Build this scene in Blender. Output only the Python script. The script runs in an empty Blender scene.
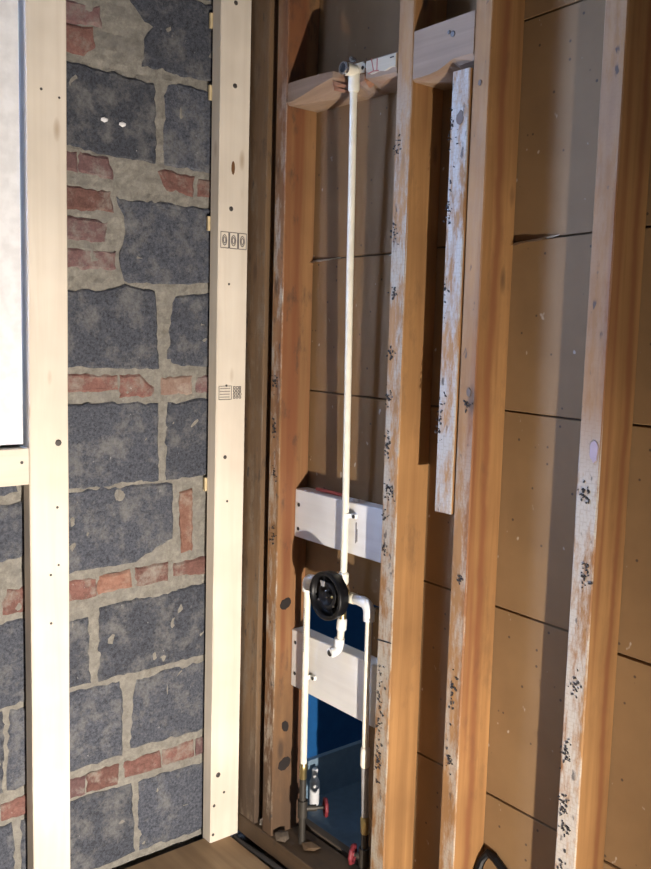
import bpy, bmesh, math, random
from mathutils import Vector, Matrix, noise

random.seed(7)
SC = bpy.context.scene
COL = SC.collection

# ------------------------------------------------------------------ camera
cam_d = bpy.data.cameras.new('camera')
cam = bpy.data.objects.new('camera', cam_d)
COL.objects.link(cam)
EYE = 1.335
YAW, PITCH, ROLL, FPX = 0.882113, 0.114437, -0.0271884, 915.13
ca, sa, cb, sb = math.cos(YAW), math.sin(YAW), math.cos(PITCH), math.sin(PITCH)
fwd = Vector((ca * cb, sa * cb, -sb))
rgt0 = Vector((sa, -ca, 0))
dwn0 = fwd.cross(rgt0)
rgt = rgt0 * math.cos(ROLL) + dwn0 * math.sin(ROLL)
dwn = -rgt0 * math.sin(ROLL) + dwn0 * math.cos(ROLL)
cam.matrix_world = Matrix(((rgt.x, -dwn.x, -fwd.x, 0), (rgt.y, -dwn.y, -fwd.y, 0),
                           (rgt.z, -dwn.z, -fwd.z, EYE), (0, 0, 0, 1)))
cam_d.sensor_fit = 'VERTICAL'
cam_d.sensor_height = 32.0
cam_d.lens = FPX / 869 * 32.0
cam_d.clip_start = 0.02
SC.camera = cam

# ------------------------------------------------------------------ light
SC.view_settings.view_transform = 'Standard'
SC.view_settings.look = 'None'
SC.view_settings.gamma = 1.0
SC.view_settings.exposure = 0.0
SC.view_settings.use_curve_mapping = False
SC.cycles.use_denoising = True
SC.cycles.max_bounces = 8

world = bpy.data.worlds.new('overcast_sky')
SC.world = world
world.use_nodes = True
bg = world.node_tree.nodes['Background']
bg.inputs['Color'].default_value = (0.37, 0.56, 1.0, 1)
bg.inputs['Strength'].default_value = 44.0

# daylight enters through the window: a portal in the opening guides the sky's own light
pd = bpy.data.lights.new('window_portal', 'AREA')
pd.shape = 'RECTANGLE'
pd.size, pd.size_y = 0.66, 1.1
pd.cycles.is_portal = True
po = bpy.data.objects.new('window_portal', pd)
COL.objects.link(po)
po.location = (0.43, 2.06, 1.66)
po.rotation_euler = (-math.pi / 2, 0, 0)          # faces -Y, into the room

# a work lamp on the floor to the right, aimed up at the corner
wl = bpy.data.lights.new('work_lamp', 'SPOT')
wl.energy = 300
wl.color = (1.0, 0.91, 0.80)
wl.spot_size = math.radians(140)
wl.spot_blend = 1.0
wl.shadow_soft_size = 0.012
wo = bpy.data.objects.new('work_lamp', wl)
COL.objects.link(wo)
wo.location = (0.67, 0.076, 0.20)
wo.rotation_euler = (Vector((0.58, 1.87, 0.62)) - wo.location).to_track_quat('-Z', 'Y').to_euler()
wo.scale = (0.66, 1, 1)                            # beam squeezed sideways to dim the right wall; no housing is modelled

# unseen bluish area light added to brighten the room behind the opening
nl = bpy.data.lights.new('next_room_light', 'AREA')
nl.size = 0.5
nl.energy = 8.0
nl.color = (0.75, 0.88, 1.0)
no = bpy.data.objects.new('next_room_light', nl)
COL.objects.link(no)
no.location = (2.3, 1.2, 2.2)

# ------------------------------------------------------------------ helpers
def new_mat(name):
    m = bpy.data.materials.new(name)
    m.use_nodes = True
    nt = m.node_tree
    return m, nt, nt.nodes['Principled BSDF']

def N(nt, t, **kw):
    n = nt.nodes.new(t)
    for k, v in kw.items():
        if k in n.inputs.keys():
            n.inputs[k].default_value = v
        else:
            setattr(n, k, v)
    return n

def ramp(nt, stops):
    r = nt.nodes.new('ShaderNodeValToRGB')
    e = r.color_ramp.elements
    while len(e) < len(stops):
        e.new(0.5)
    for i, (p, c) in enumerate(stops):
        e[i].position = p
        e[i].color = (c, c, c, 1) if isinstance(c, (int, float)) else (*c, 1)
    return r

def mixc(nt, fac, a, b):
    n = nt.nodes.new('ShaderNodeMix')
    n.data_type = 'RGBA'
    n.clamp_factor = True
    for s, v in ((n.inputs[0], fac), (n.inputs[6], a), (n.inputs[7], b)):
        if hasattr(v, 'is_linked'):
            nt.links.new(v, s)
        elif isinstance(v, tuple):
            s.default_value = (*v, 1)
        else:
            s.default_value = v
    return n.outputs[2]

def mth(nt, op, a, b=0.0):
    n = nt.nodes.new('ShaderNodeMath')
    n.operation = op
    n.use_clamp = False
    for s, v in ((n.inputs[0], a), (n.inputs[1], b)):
        if hasattr(v, 'is_linked'):
            nt.links.new(v, s)
        else:
            s.default_value = v
    return n.outputs[0]

def tex(nt, kind, co, scale, loc=(0, 0, 0), **kw):
    mp = nt.nodes.new('ShaderNodeMapping')
    mp.inputs['Scale'].default_value = scale
    mp.inputs['Location'].default_value = loc
    nt.links.new(co, mp.inputs['Vector'])
    n = N(nt, kind, **kw)
    nt.links.new(mp.outputs[0], n.inputs['Vector'])
    return n

def bump(nt, bsdf, h, strength, dist=0.002):
    b = N(nt, 'ShaderNodeBump', Strength=strength, Distance=dist)
    nt.links.new(h, b.inputs['Height'])
    nt.links.new(b.outputs[0], bsdf.inputs['Normal'])

def plain(name, col, rough=0.5, metal=0.0):
    m, nt, b = new_mat(name)
    co = nt.nodes.new('ShaderNodeTexCoord').outputs['Object']
    n = tex(nt, 'ShaderNodeTexNoise', co, (40, 40, 40), Scale=1.0, Detail=3.0)
    d = tuple(c * 0.86 for c in col)
    r = ramp(nt, [(0.35, d), (0.65, col)])
    nt.links.new(n.outputs[0], r.inputs[0])
    nt.links.new(r.outputs[0], b.inputs['Base Color'])
    b.inputs['Roughness'].default_value = rough
    b.inputs['Metallic'].default_value = metal
    return m

def wood(name, dark, light, seed=0.0, streak=None, residue=None, knots=True, axis='z', grime=0.0, heart=None, base_dark=None, knot_col=(0.06, 0.03, 0.015)):
    """sawn timber, grain along the axis; residue = (colour, coverage, z where it starts to fade, fade length) on the -X face"""
    m, nt, b = new_mat(name)
    tc = nt.nodes.new('ShaderNodeTexCoord')
    co = tc.outputs['Object']
    s = {'z': (34, 34, 1.5), 'y': (34, 1.5, 34), 'x': (1.5, 34, 34)}[axis]
    L = (seed, seed * 1.7, seed * 0.6)
    g = tex(nt, 'ShaderNodeTexNoise', co, s, L, Scale=1.0, Detail=5.0, Roughness=0.6, Distortion=0.6)
    r = ramp(nt, [(0.28, dark), (0.72, light)])
    nt.links.new(g.outputs[0], r.inputs[0])
    c = r.outputs[0]
    big = tex(nt, 'ShaderNodeTexNoise', co, (5, 5, 5), L, Scale=1.0, Detail=3.0)
    rb = ramp(nt, [(0.3, 0.0), (0.75, 0.55)])
    nt.links.new(big.outputs[0], rb.inputs[0])
    c = mixc(nt, rb.outputs[0], c, tuple(x * 0.62 for x in dark))
    if streak:
        s2 = {'z': (15, 15, 0.7), 'y': (15, 0.7, 15), 'x': (0.7, 15, 15)}[axis]
        st = tex(nt, 'ShaderNodeTexNoise', co, s2, (seed * 3, 1, 2), Scale=1.0, Detail=3.0, Distortion=0.3)
        rs = ramp(nt, [(0.55, 0.0), (0.68, 0.75)])
        nt.links.new(st.outputs[0], rs.inputs[0])
        c = mixc(nt, rs.outputs[0], c, streak)
    if heart:
        sx_ = nt.nodes.new('ShaderNodeSeparateXYZ')
        nt.links.new(co, sx_.inputs[0])
        wv = tex(nt, 'ShaderNodeTexNoise', co, (2, 2, 2.2), (seed, 3, 3), Scale=1.0, Detail=5.0, Roughness=0.65)
        off = mth(nt, 'MULTIPLY', mth(nt, 'SUBTRACT', wv.outputs[0], 0.5), 0.045)
        dd = mth(nt, 'ABSOLUTE', mth(nt, 'SUBTRACT', mth(nt, 'ADD', sx_.outputs[0], off), heart[0]))
        rh = ramp(nt, [(heart[1] * 0.35, 0.7), (heart[1] * 1.6, 0.0)])
        nt.links.new(dd, rh.inputs[0])
        gm_ = mth(nt, 'MULTIPLY', rh.outputs[0], mth(nt, 'ADD', g.outputs[0], 0.45))
        c = mixc(nt, gm_, c, streak or (0.16, 0.05, 0.02))
    if knots:
        s3 = {'z': (11, 11, 3.6), 'y': (11, 3.6, 11), 'x': (3.6, 11, 11)}[axis]
        v = tex(nt, 'ShaderNodeTexVoronoi', co, s3, (seed, seed, seed * 2), Scale=1.0, Randomness=1.0)
        rk = ramp(nt, [(0.06, 0.85), (0.13, 0.0)])
        nt.links.new(v.outputs['Distance'], rk.inputs[0])
        c = mixc(nt, rk.outputs[0], c, knot_col)
    if grime:
        gn = tex(nt, 'ShaderNodeTexNoise', co, (22, 22, 9), (seed, 4, 1), Scale=1.0, Detail=6.0, Roughness=0.7)
        rg = ramp(nt, [(0.56, 0.0), (0.70, grime)])
        nt.links.new(gn.outputs[0], rg.inputs[0])
        c = mixc(nt, rg.outputs[0], c, (0.03, 0.022, 0.018))
    if base_dark:  # timber gets darker towards its foot, the edge broken up by noise
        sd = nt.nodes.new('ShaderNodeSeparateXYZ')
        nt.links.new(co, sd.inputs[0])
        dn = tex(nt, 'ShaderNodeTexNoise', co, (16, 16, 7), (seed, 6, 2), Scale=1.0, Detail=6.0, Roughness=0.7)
        dz_ = mth(nt, 'ADD', sd.outputs[2], mth(nt, 'MULTIPLY', mth(nt, 'SUBTRACT', dn.outputs[0], 0.5), 1.1 * base_dark))
        rd = ramp(nt, [(base_dark * 0.25, 0.8), (base_dark * 1.15, 0.0)])
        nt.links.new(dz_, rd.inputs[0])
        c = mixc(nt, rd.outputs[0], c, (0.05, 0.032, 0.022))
    if residue:
        rc, cov, z0, fade = residue
        sep = nt.nodes.new('ShaderNodeSeparateXYZ')
        nt.links.new(tc.outputs['Normal'], sep.inputs[0])
        face = mth(nt, 'GREATER_THAN', mth(nt, 'MULTIPLY', sep.outputs[0], -1.0), 0.6)
        sz = nt.nodes.new('ShaderNodeSeparateXYZ')
        nt.links.new(co, sz.inputs[0])
        hz = N(nt, 'ShaderNodeMapRange')
        nt.links.new(sz.outputs[2], hz.inputs[0])
        hz.inputs[1].default_value = z0 - fade
        hz.inputs[2].default_value = z0 + fade
        hz.inputs[3].default_value = 1.0
        hz.inputs[4].default_value = 0.12
        n1 = tex(nt, 'ShaderNodeTexNoise', co, (30, 30, 8), (seed, 0, seed), Scale=1.0, Detail=7.0, Roughness=0.72)
        r1 = ramp(nt, [(0.62 - cov * 0.5, 0.0), (0.75 - cov * 0.5, 1.0)])
        nt.links.new(n1.outputs[0], r1.inputs[0])
        f = mth(nt, 'MULTIPLY', mth(nt, 'MULTIPLY', r1.outputs[0], hz.outputs[0]), face)
        # print of the plaster lath: a small regular grid
        v2 = tex(nt, 'ShaderNodeTexVoronoi', co, (150, 150, 150), Scale=1.0, Randomness=0.35, distance='CHEBYCHEV')
        r2 = ramp(nt, [(0.34, tuple(rc)), (0.56, tuple(x * 0.82 for x in rc))])
        nt.links.new(v2.outputs['Distance'], r2.inputs[0])
        c = mixc(nt, f, c, r2.outputs[0])
        n3 = tex(nt, 'ShaderNodeTexNoise', co, (60, 60, 26), (seed, 9, 0), Scale=1.0, Detail=4.0)
        r3 = ramp(nt, [(0.66, 0.0), (0.72, 0.8)])
        nt.links.new(n3.outputs[0], r3.inputs[0])
        c = mixc(nt, mth(nt, 'MULTIPLY', r3.outputs[0], face), c, (0.035, 0.03, 0.03))
    nt.links.new(c, b.inputs['Base Color'])
    b.inputs['Roughness'].default_value = 0.75
    bump(nt, b, g.outputs[0], 0.35, 0.0015)
    return m

def masonry_mat(name, dark, light, smear, smear_amt, speck, fine):
    m, nt, b = new_mat(name)
    tc = nt.nodes.new('ShaderNodeTexCoord')
    gi = nt.nodes.new('ShaderNodeObjectInfo')
    va = nt.nodes.new('ShaderNodeVectorMath')
    va.operation = 'MULTIPLY_ADD'
    nt.links.new(gi.outputs['Random'], va.inputs[0])
    va.inputs[1].default_value = (9, 5, 7)
    nt.links.new(tc.outputs['Object'], va.inputs[2])
    co = va.outputs[0]
    a = tex(nt, 'ShaderNodeTexNoise', co, (fine,) * 3, Scale=1.0, Detail=8.0, Roughness=0.85)
    r = ramp(nt, [(0.38, dark), (0.64, light)])
    nt.links.new(a.outputs[0], r.inputs[0])
    c = r.outputs[0]
    tone = N(nt, 'ShaderNodeMapRange')
    nt.links.new(gi.outputs['Random'], tone.inputs[0])
    tone.inputs[3].default_value = 0.78
    tone.inputs[4].default_value = 1.2
    hsv = nt.nodes.new('ShaderNodeHueSaturation')
    nt.links.new(c, hsv.inputs['Color'])
    nt.links.new(tone.outputs[0], hsv.inputs['Value'])
    c = hsv.outputs[0]
    n2 = tex(nt, 'ShaderNodeTexNoise', co, (15, 15, 15), (3, 1, 2), Scale=1.0, Detail=9.0, Roughness=0.74)
    r2 = ramp(nt, [(0.49, 0.0), (0.66, smear_amt)])
    nt.links.new(n2.outputs[0], r2.inputs[0])
    c = mixc(nt, r2.outputs[0], c, smear)
    n3 = tex(nt, 'ShaderNodeTexNoise', co, (110, 110, 75), (1, 5, 2), Scale=1.0, Detail=3.0)
    r3 = ramp(nt, [(0.73, 0.0), (0.80, speck)])
    nt.links.new(n3.outputs[0], r3.inputs[0])
    c = mixc(nt, r3.outputs[0], c, (0.55, 0.55, 0.55))
    nt.links.new(c, b.inputs['Base Color'])
    b.inputs['Roughness'].default_value = 0.9
    bump(nt, b, a.outputs[0], 0.8, 0.004)
    return m

M = {}
M['block'] = masonry_mat('cinder_block', (0.017, 0.020, 0.029), (0.110, 0.119, 0.150), (0.22, 0.215, 0.21), 0.62, 0.6, 150)
M['brick'] = masonry_mat('red_brick', (0.11, 0.050, 0.042), (0.22, 0.110, 0.092), (0.27, 0.245, 0.215), 0.95, 0.5, 60)
M['brick_orange'] = masonry_mat('orange_brick', (0.17, 0.08, 0.056), (0.28, 0.15, 0.112), (0.35, 0.30, 0.25), 0.7, 0.35, 60)
M['brick_purple'] = masonry_mat('purple_brick', (0.11, 0.058, 0.060), (0.20, 0.115, 0.112), (0.25, 0.23, 0.21), 0.95, 0.3, 60)
M['brick_pale'] = masonry_mat('pale_brick', (0.25, 0.15, 0.12), (0.36, 0.26, 0.21), (0.38, 0.33, 0.28), 0.8, 0.3, 60)
M['mortar'] = masonry_mat('mortar', (0.175, 0.163, 0.142), (0.33, 0.312, 0.275), (0.20, 0.19, 0.18), 0.55, 0.35, 55)

M['new_wood'] = wood('new_pine', (0.68, 0.60, 0.50), (0.78, 0.71, 0.61), 2.0, knots=True, knot_col=(0.30, 0.19, 0.10))
M['new_wood_y'] = wood('new_pine_block', (0.68, 0.66, 0.64), (0.78, 0.77, 0.75), 5.0, knots=False, axis='y')
M['new_wood_x'] = wood('new_pine_sill', (0.66, 0.60, 0.50), (0.78, 0.71, 0.61), 8.0, knots=False, axis='x')
OD, OL = (0.215, 0.100, 0.032), (0.38, 0.20, 0.072)
RES = (0.39, 0.345, 0.29)
RED = (0.15, 0.042, 0.014)
M['stud_a'] = wood('old_stud_a', (0.20, 0.095, 0.036), (0.34, 0.18, 0.072), 1.3, RED, ((0.40, 0.34, 0.27), 0.26, 1.75, 0.2), grime=0.6, base_dark=0.42)
M['stud_b'] = wood('old_stud_b', OD, OL, 4.1, RED, ((0.34, 0.29, 0.225), 0.36, 1.70, 0.14), grime=0.3)
M['stud_c'] = wood('old_stud_c', OD, OL, 6.7, RED, ((0.33, 0.265, 0.20), 0.31, 1.05, 0.1), grime=0.25, heart=(-0.008, 0.010))
M['stud_s'] = wood('old_stud_short', OD, OL, 9.2, None, ((0.37, 0.34, 0.305), 0.42, 1.68, 0.07), grime=0.3)
M['stud_d'] = wood('old_stud_d', OD, OL, 11.9, RED, (RES, 0.46, 1.10, 0.07), grime=0.15, heart=(0.018, 0.008))
M['stud_e'] = wood('old_stud_corner', (0.10, 0.058, 0.030), (0.20, 0.12, 0.06), 14.0, None, ((0.16, 0.12, 0.085), 0.26, 1.9, 0.4), grime=0.85, base_dark=0.3)
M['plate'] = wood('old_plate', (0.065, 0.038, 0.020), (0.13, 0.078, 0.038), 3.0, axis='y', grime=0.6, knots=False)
M['old_block'] = wood('old_blocking', (0.21, 0.135, 0.085), (0.34, 0.235, 0.155), 7.0, (0.20, 0.075, 0.04), axis='y', grime=0.2, knots=False)

def paper_mat(name, a, bcol, seed):
    m, nt, b = new_mat(name)
    co = nt.nodes.new('ShaderNodeTexCoord').outputs['Object']
    n = tex(nt, 'ShaderNodeTexNoise', co, (4, 4, 4), (seed, 0, 0), Scale=1.0, Detail=6.0, Roughness=0.6)
    r = ramp(nt, [(0.3, a), (0.7, bcol)])
    nt.links.new(n.outputs[0], r.inputs[0])
    c = r.outputs[0]
    v = tex(nt, 'ShaderNodeTexVoronoi', co, (30, 30, 30), (seed, 2, 1), Scale=1.0)
    rk = ramp(nt, [(0.055, 0.85), (0.10, 0.0)])
    nt.links.new(v.outputs['Distance'], rk.inputs[0])
    c = mixc(nt, rk.outputs[0], c, (0.04, 0.025, 0.018))
    n2 = tex(nt, 'ShaderNodeTexNoise', co, (45, 45, 30), (seed, 7, 1), Scale=1.0, Detail=2.0)
    r2 = ramp(nt, [(0.70, 0.0), (0.74, 0.55)])
    nt.links.new(n2.outputs[0], r2.inputs[0])
    c = mixc(nt, r2.outputs[0], c, (0.5, 0.46, 0.40))
    nt.links.new(c, b.inputs['Base Color'])
    b.inputs['Roughness'].default_value = 0.8
    f = tex(nt, 'ShaderNodeTexNoise', co, (300, 300, 300), Scale=1.0, Detail=2.0)
    bump(nt, b, f.outputs[0], 0.1, 0.001)
    return m
M['paper'] = paper_mat('brown_lath_paper', (0.168, 0.096, 0.040), (0.222, 0.130, 0.056), 1.0)
M['core'] = plain('gypsum_core', (0.10, 0.075, 0.055), 0.9)
M['torn'] = plain('torn_paper', (0.55, 0.44, 0.30), 0.9)
M['cpvc'] = plain('cream_cpvc', (0.78, 0.74, 0.62), 0.32)
M['cpvc_white'] = plain('white_cpvc', (0.78, 0.78, 0.76), 0.32)
M['black'] = plain('black_plastic', (0.005, 0.005, 0.006), 0.42)
M['black'].node_tree.nodes['Principled BSDF'].inputs['Specular IOR Level'].default_value = 0.25
M['nail'] = plain('grey_nail', (0.10, 0.09, 0.085), 0.5, 0.5)
M['chrome'] = plain('chrome', (0.62, 0.64, 0.68), 0.18, 1.0)
M['brass'] = plain('brass', (0.45, 0.36, 0.17), 0.35, 0.9)
M['oldpipe'] = plain('dark_pipe', (0.05, 0.044, 0.037), 0.55, 0.4)
M['greypipe'] = plain('grey_pipe', (0.33, 0.32, 0.31), 0.5, 0.2)
M['red'] = plain('red_handle', (0.17, 0.016, 0.024), 0.6)
M['pencil'] = plain('red_pencil', (0.55, 0.10, 0.08), 0.5)
M['redmark'] = plain('red_marker', (0.36, 0.11, 0.09), 0.8)
M['ink'] = plain('grey_ink', (0.17, 0.155, 0.15), 0.9)
M['soot'] = plain('black_residue', (0.03, 0.027, 0.028), 0.9)
M['vinyl'] = plain('white_vinyl', (0.80, 0.80, 0.82), 0.4)
M['blue'] = plain('blue_paint', (0.006, 0.085, 0.26), 0.55)
M['baseb'] = plain('grey_blue_baseboard', (0.20, 0.29, 0.38), 0.5)
M['bluefloor'] = plain('grey_blue_floor', (0.085, 0.135, 0.19), 0.55)
M['plastic_white'] = plain('white_bottle', (0.80, 0.80, 0.82), 0.6)
M['shell'] = plain('room_plaster', (0.17, 0.16, 0.15), 0.9)
M['ply'] = wood('plywood_floor', (0.34, 0.22, 0.12), (0.50, 0.34, 0.19), 1.0, axis='y', knots=False)
M['plaster'] = plain('plaster_crumb', (0.30, 0.275, 0.245), 0.95)
M['splinter'] = wood('splintered_wood', (0.22, 0.085, 0.05), (0.46, 0.26, 0.15), 4.4, axis='y', knots=False)
M['shim'] = plain('yellow_shim', (0.62, 0.50, 0.30), 0.8)
M['cream'] = wood('cream_primed_wood', (0.40, 0.33, 0.23), (0.54, 0.46, 0.34), 3.3, axis='y', knots=False)

gm, gnt, gb = new_mat('window_glass')
gtr = gnt.nodes.new('ShaderNodeBsdfTransparent')
ggl = N(gnt, 'ShaderNodeBsdfGlossy', Roughness=0.02)
gmx = N(gnt, 'ShaderNodeMixShader', Fac=0.06)
gnt.links.new(gtr.outputs[0], gmx.inputs[1])
gnt.links.new(ggl.outputs[0], gmx.inputs[2])
gnt.links.new(gmx.outputs[0], gnt.nodes['Material Output'].inputs['Surface'])
M['glass'] = gm

def obj(name, bm, mat, parent=None, loc=None, smooth=False):
    """link bm (world coordinates) as one mesh object; loc = its origin"""
    me = bpy.data.meshes.new(name)
    if loc is not None:
        bmesh.ops.translate(bm, verts=bm.verts, vec=-Vector(loc))
    bmesh.ops.recalc_face_normals(bm, faces=bm.faces)
    if smooth:
        for f in bm.faces:
            f.smooth = True
    bm.to_mesh(me)
    bm.free()
    me.materials.append(M[mat] if isinstance(mat, str) else mat)
    o = bpy.data.objects.new(name, me)
    COL.objects.link(o)
    if loc is not None:
        o.location = loc
    if parent is not None:
        o.parent = parent
        base = parent.location if parent.parent is None else parent.location + parent.parent.location
        o.location = o.location - base if loc is not None else -base
        if loc is None:                    # keep the mesh at its parent's origin
            for v in me.vertices:
                v.co -= base
            o.location = (0, 0, 0)
    return o

def tag(o, label=None, cat=None, group=None, kind=None):
    if label: o['label'] = label
    if cat: o['category'] = cat
    if group: o['group'] = group
    if kind: o['kind'] = kind
    return o

def empty(name, loc):
    o = bpy.data.objects.new(name, None)
    COL.objects.link(o)
    o.location = loc
    return o

def box(bm, x0, x1, y0, y1, z0, z1):
    vs = [bm.verts.new(p) for p in ((x0, y0, z0), (x1, y0, z0), (x1, y1, z0), (x0, y1, z0),
                                    (x0, y0, z1), (x1, y0, z1), (x1, y1, z1), (x0, y1, z1))]
    for f in ((0, 3, 2, 1), (4, 5, 6, 7), (0, 1, 5, 4), (1, 2, 6, 5), (2, 3, 7, 6), (3, 0, 4, 7)):
        bm.faces.new([vs[i] for i in f])
    return vs

def loft(bm, rings, cap=True):
    vr = [[bm.verts.new(p) for p in r] for r in rings]
    n = len(vr[0])
    for a, b2 in zip(vr, vr[1:]):
        for i in range(n):
            bm.faces.new((a[i], a[(i + 1) % n], b2[(i + 1) % n], b2[i]))
    if cap:
        bm.faces.new(vr[0][::-1])
        bm.faces.new(vr[-1])
    return vr

def timber(x0, x1, y0, y1, z0, z1, axis='z', ch=0.0022, seg=0.16, jit=0.0007):
    """sawn board with eased edges and a slight wave along its length"""
    bm = bmesh.new()
    lo = {'x': (y0, y1, z0, z1, x0, x1), 'y': (x0, x1, z0, z1, y0, y1), 'z': (x0, x1, y0, y1, z0, z1)}[axis]
    a0, a1, b0, b1, l0, l1 = lo
    n = max(1, int((l1 - l0) / seg))
    rings = []
    for i in range(n + 1):
        l = l0 + (l1 - l0) * i / n
        j = [random.uniform(-jit, jit) for _ in range(8)]
        prof = ((a0 + ch, b0), (a1 - ch, b0), (a1, b0 + ch), (a1, b1 - ch), (a1 - ch, b1), (a0 + ch, b1), (a0, b1 - ch), (a0, b0 + ch))
        r = []
        for k, (a, b) in enumerate(prof):
            a += j[k] * 0.6
            b += j[(k + 3) % 8] * 0.6
            r.append({'x': (l, a, b), 'y': (a, l, b), 'z': (a, b, l)}[axis])
        rings.append(r)
    loft(bm, rings)
    return bm

def tube(bm, pts, r, n=14, cap=True):
    pts = [Vector(p) for p in pts]
    rs = r if isinstance(r, (list, tuple)) else [r] * len(pts)
    rings = []
    up = None
    for i, p in enumerate(pts):
        d = (pts[min(i + 1, len(pts) - 1)] - pts[max(i - 1, 0)]).normalized()
        if up is None:
            up = Vector((1, 0, 0)) if abs(d.x) < 0.8 else Vector((0, 1, 0))
        u = (up - d * up.dot(d)).normalized()
        up = u
        w = d.cross(u)
        rings.append([p + (u * math.cos(2 * math.pi * k / n) + w * math.sin(2 * math.pi * k / n)) * rs[i] for k in range(n)])
    loft(bm, rings, cap)

def bend(a, c, b, r, n=6):
    """points from a to b rounding the corner c"""
    a, c, b = Vector(a), Vector(c), Vector(b)
    p = c + (a - c).normalized() * r
    q = c + (b - c).normalized() * r
    out = [a]
    for i in range(n + 1):
        t = i / n
        out.append(p * (1 - t) ** 2 + c * 2 * t * (1 - t) + q * t * t)
    out.append(b)
    return out

def disc_nail(parent, x, y, z, face, r=0.0045, mat='nail', name='nail'):
    """nail or screw head on a face: 'x' faces -X, 'y' faces -Y"""
    bm = bmesh.new()
    d = Vector((-1, 0, 0)) if face == 'x' else Vector((0, -1, 0))
    p = Vector((x, y, z))
    tube(bm, [p - d * 0.004, p + d * 0.0008, p + d * 0.0018], [r, r, r * 0.7], 8)
    return obj(name, bm, mat, parent)

# ------------------------------------------------------------------ room shell
CEIL = 2.45
bm = bmesh.new()
box(bm, -1.5, 1.275, -1.5, 1.932, -0.03, 0.0)
tag(obj('floor', bm, 'ply'), 'brown plywood floor meeting the corner', kind='structure')
bm = bmesh.new()
box(bm, -1.5, 1.5, -1.5, 2.2, -0.09, -0.05)
tag(obj('floor_joist_bed', bm, 'core'), 'dark ground below the gap at the floor edge', kind='structure')
bm = bmesh.new()
box(bm, -1.7, 3.2, -1.7, 2.2, CEIL, CEIL + 0.05)
tag(obj('ceiling', bm, 'shell'), kind='structure')
bm = bmesh.new()
box(bm, -1.6, -1.5, -1.6, 2.2, -0.09, CEIL)
tag(obj('wall_back', bm, 'shell'), kind='structure')
bm = bmesh.new()
box(bm, -1.5, 1.5, -1.6, -1.5, -0.09, CEIL)
tag(obj('wall_front', bm, 'shell'), kind='structure')

# ---- left wall: mortar face with a real relief, blocks and bricks set into it
YW = 1.953
WX0, WX1, WZ0, WZ1 = 0.10, 0.765, 1.075, 2.24       # window opening
bm = bmesh.new()
st = 0.0125
nx, nz = int((1.45 - 0.55) / st), int(CEIL / st)
gv = {}
for i in range(nx + 1):
    for k in range(nz + 1):
        x, z = 0.55 + i * st, k * st
        d = noise.noise(Vector((x * 26, z * 26, 1.3))) * 0.0046 + noise.noise(Vector((x * 75, z * 75, 4.1))) * 0.0034
        gv[i, k] = bm.verts.new((x, YW + d, z))
for i in range(nx):
    for k in range(nz):
        x, z = 0.55 + (i + 0.5) * st, (k + 0.5) * st
        if x < WX1 and WZ0 < z < WZ1:
            continue
        bm.faces.new((gv[i, k], gv[i + 1, k], gv[i + 1, k + 1], gv[i, k + 1]))
loose = [v for v in bm.verts if not v.link_faces]
bmesh.ops.delete(bm, geom=loose, context='VERTS')
box(bm, -1.5, WX0, YW, 2.16, -0.09, CEIL)
box(bm, WX0, 0.56, YW, 2.16, -0.09, WZ0)
box(bm, 0.56, WX1, YW + 0.012, 2.16, -0.09, WZ0)
box(bm, WX0, WX1, YW + 0.012, 2.16, WZ1, CEIL)
box(bm, WX1, 1.46, YW + 0.012, 2.16, -0.09, CEIL)
wall_left = tag(obj('wall_left', bm, 'mortar'), 'masonry wall of dark cinder blocks and courses of red brick', kind='structure')

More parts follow.
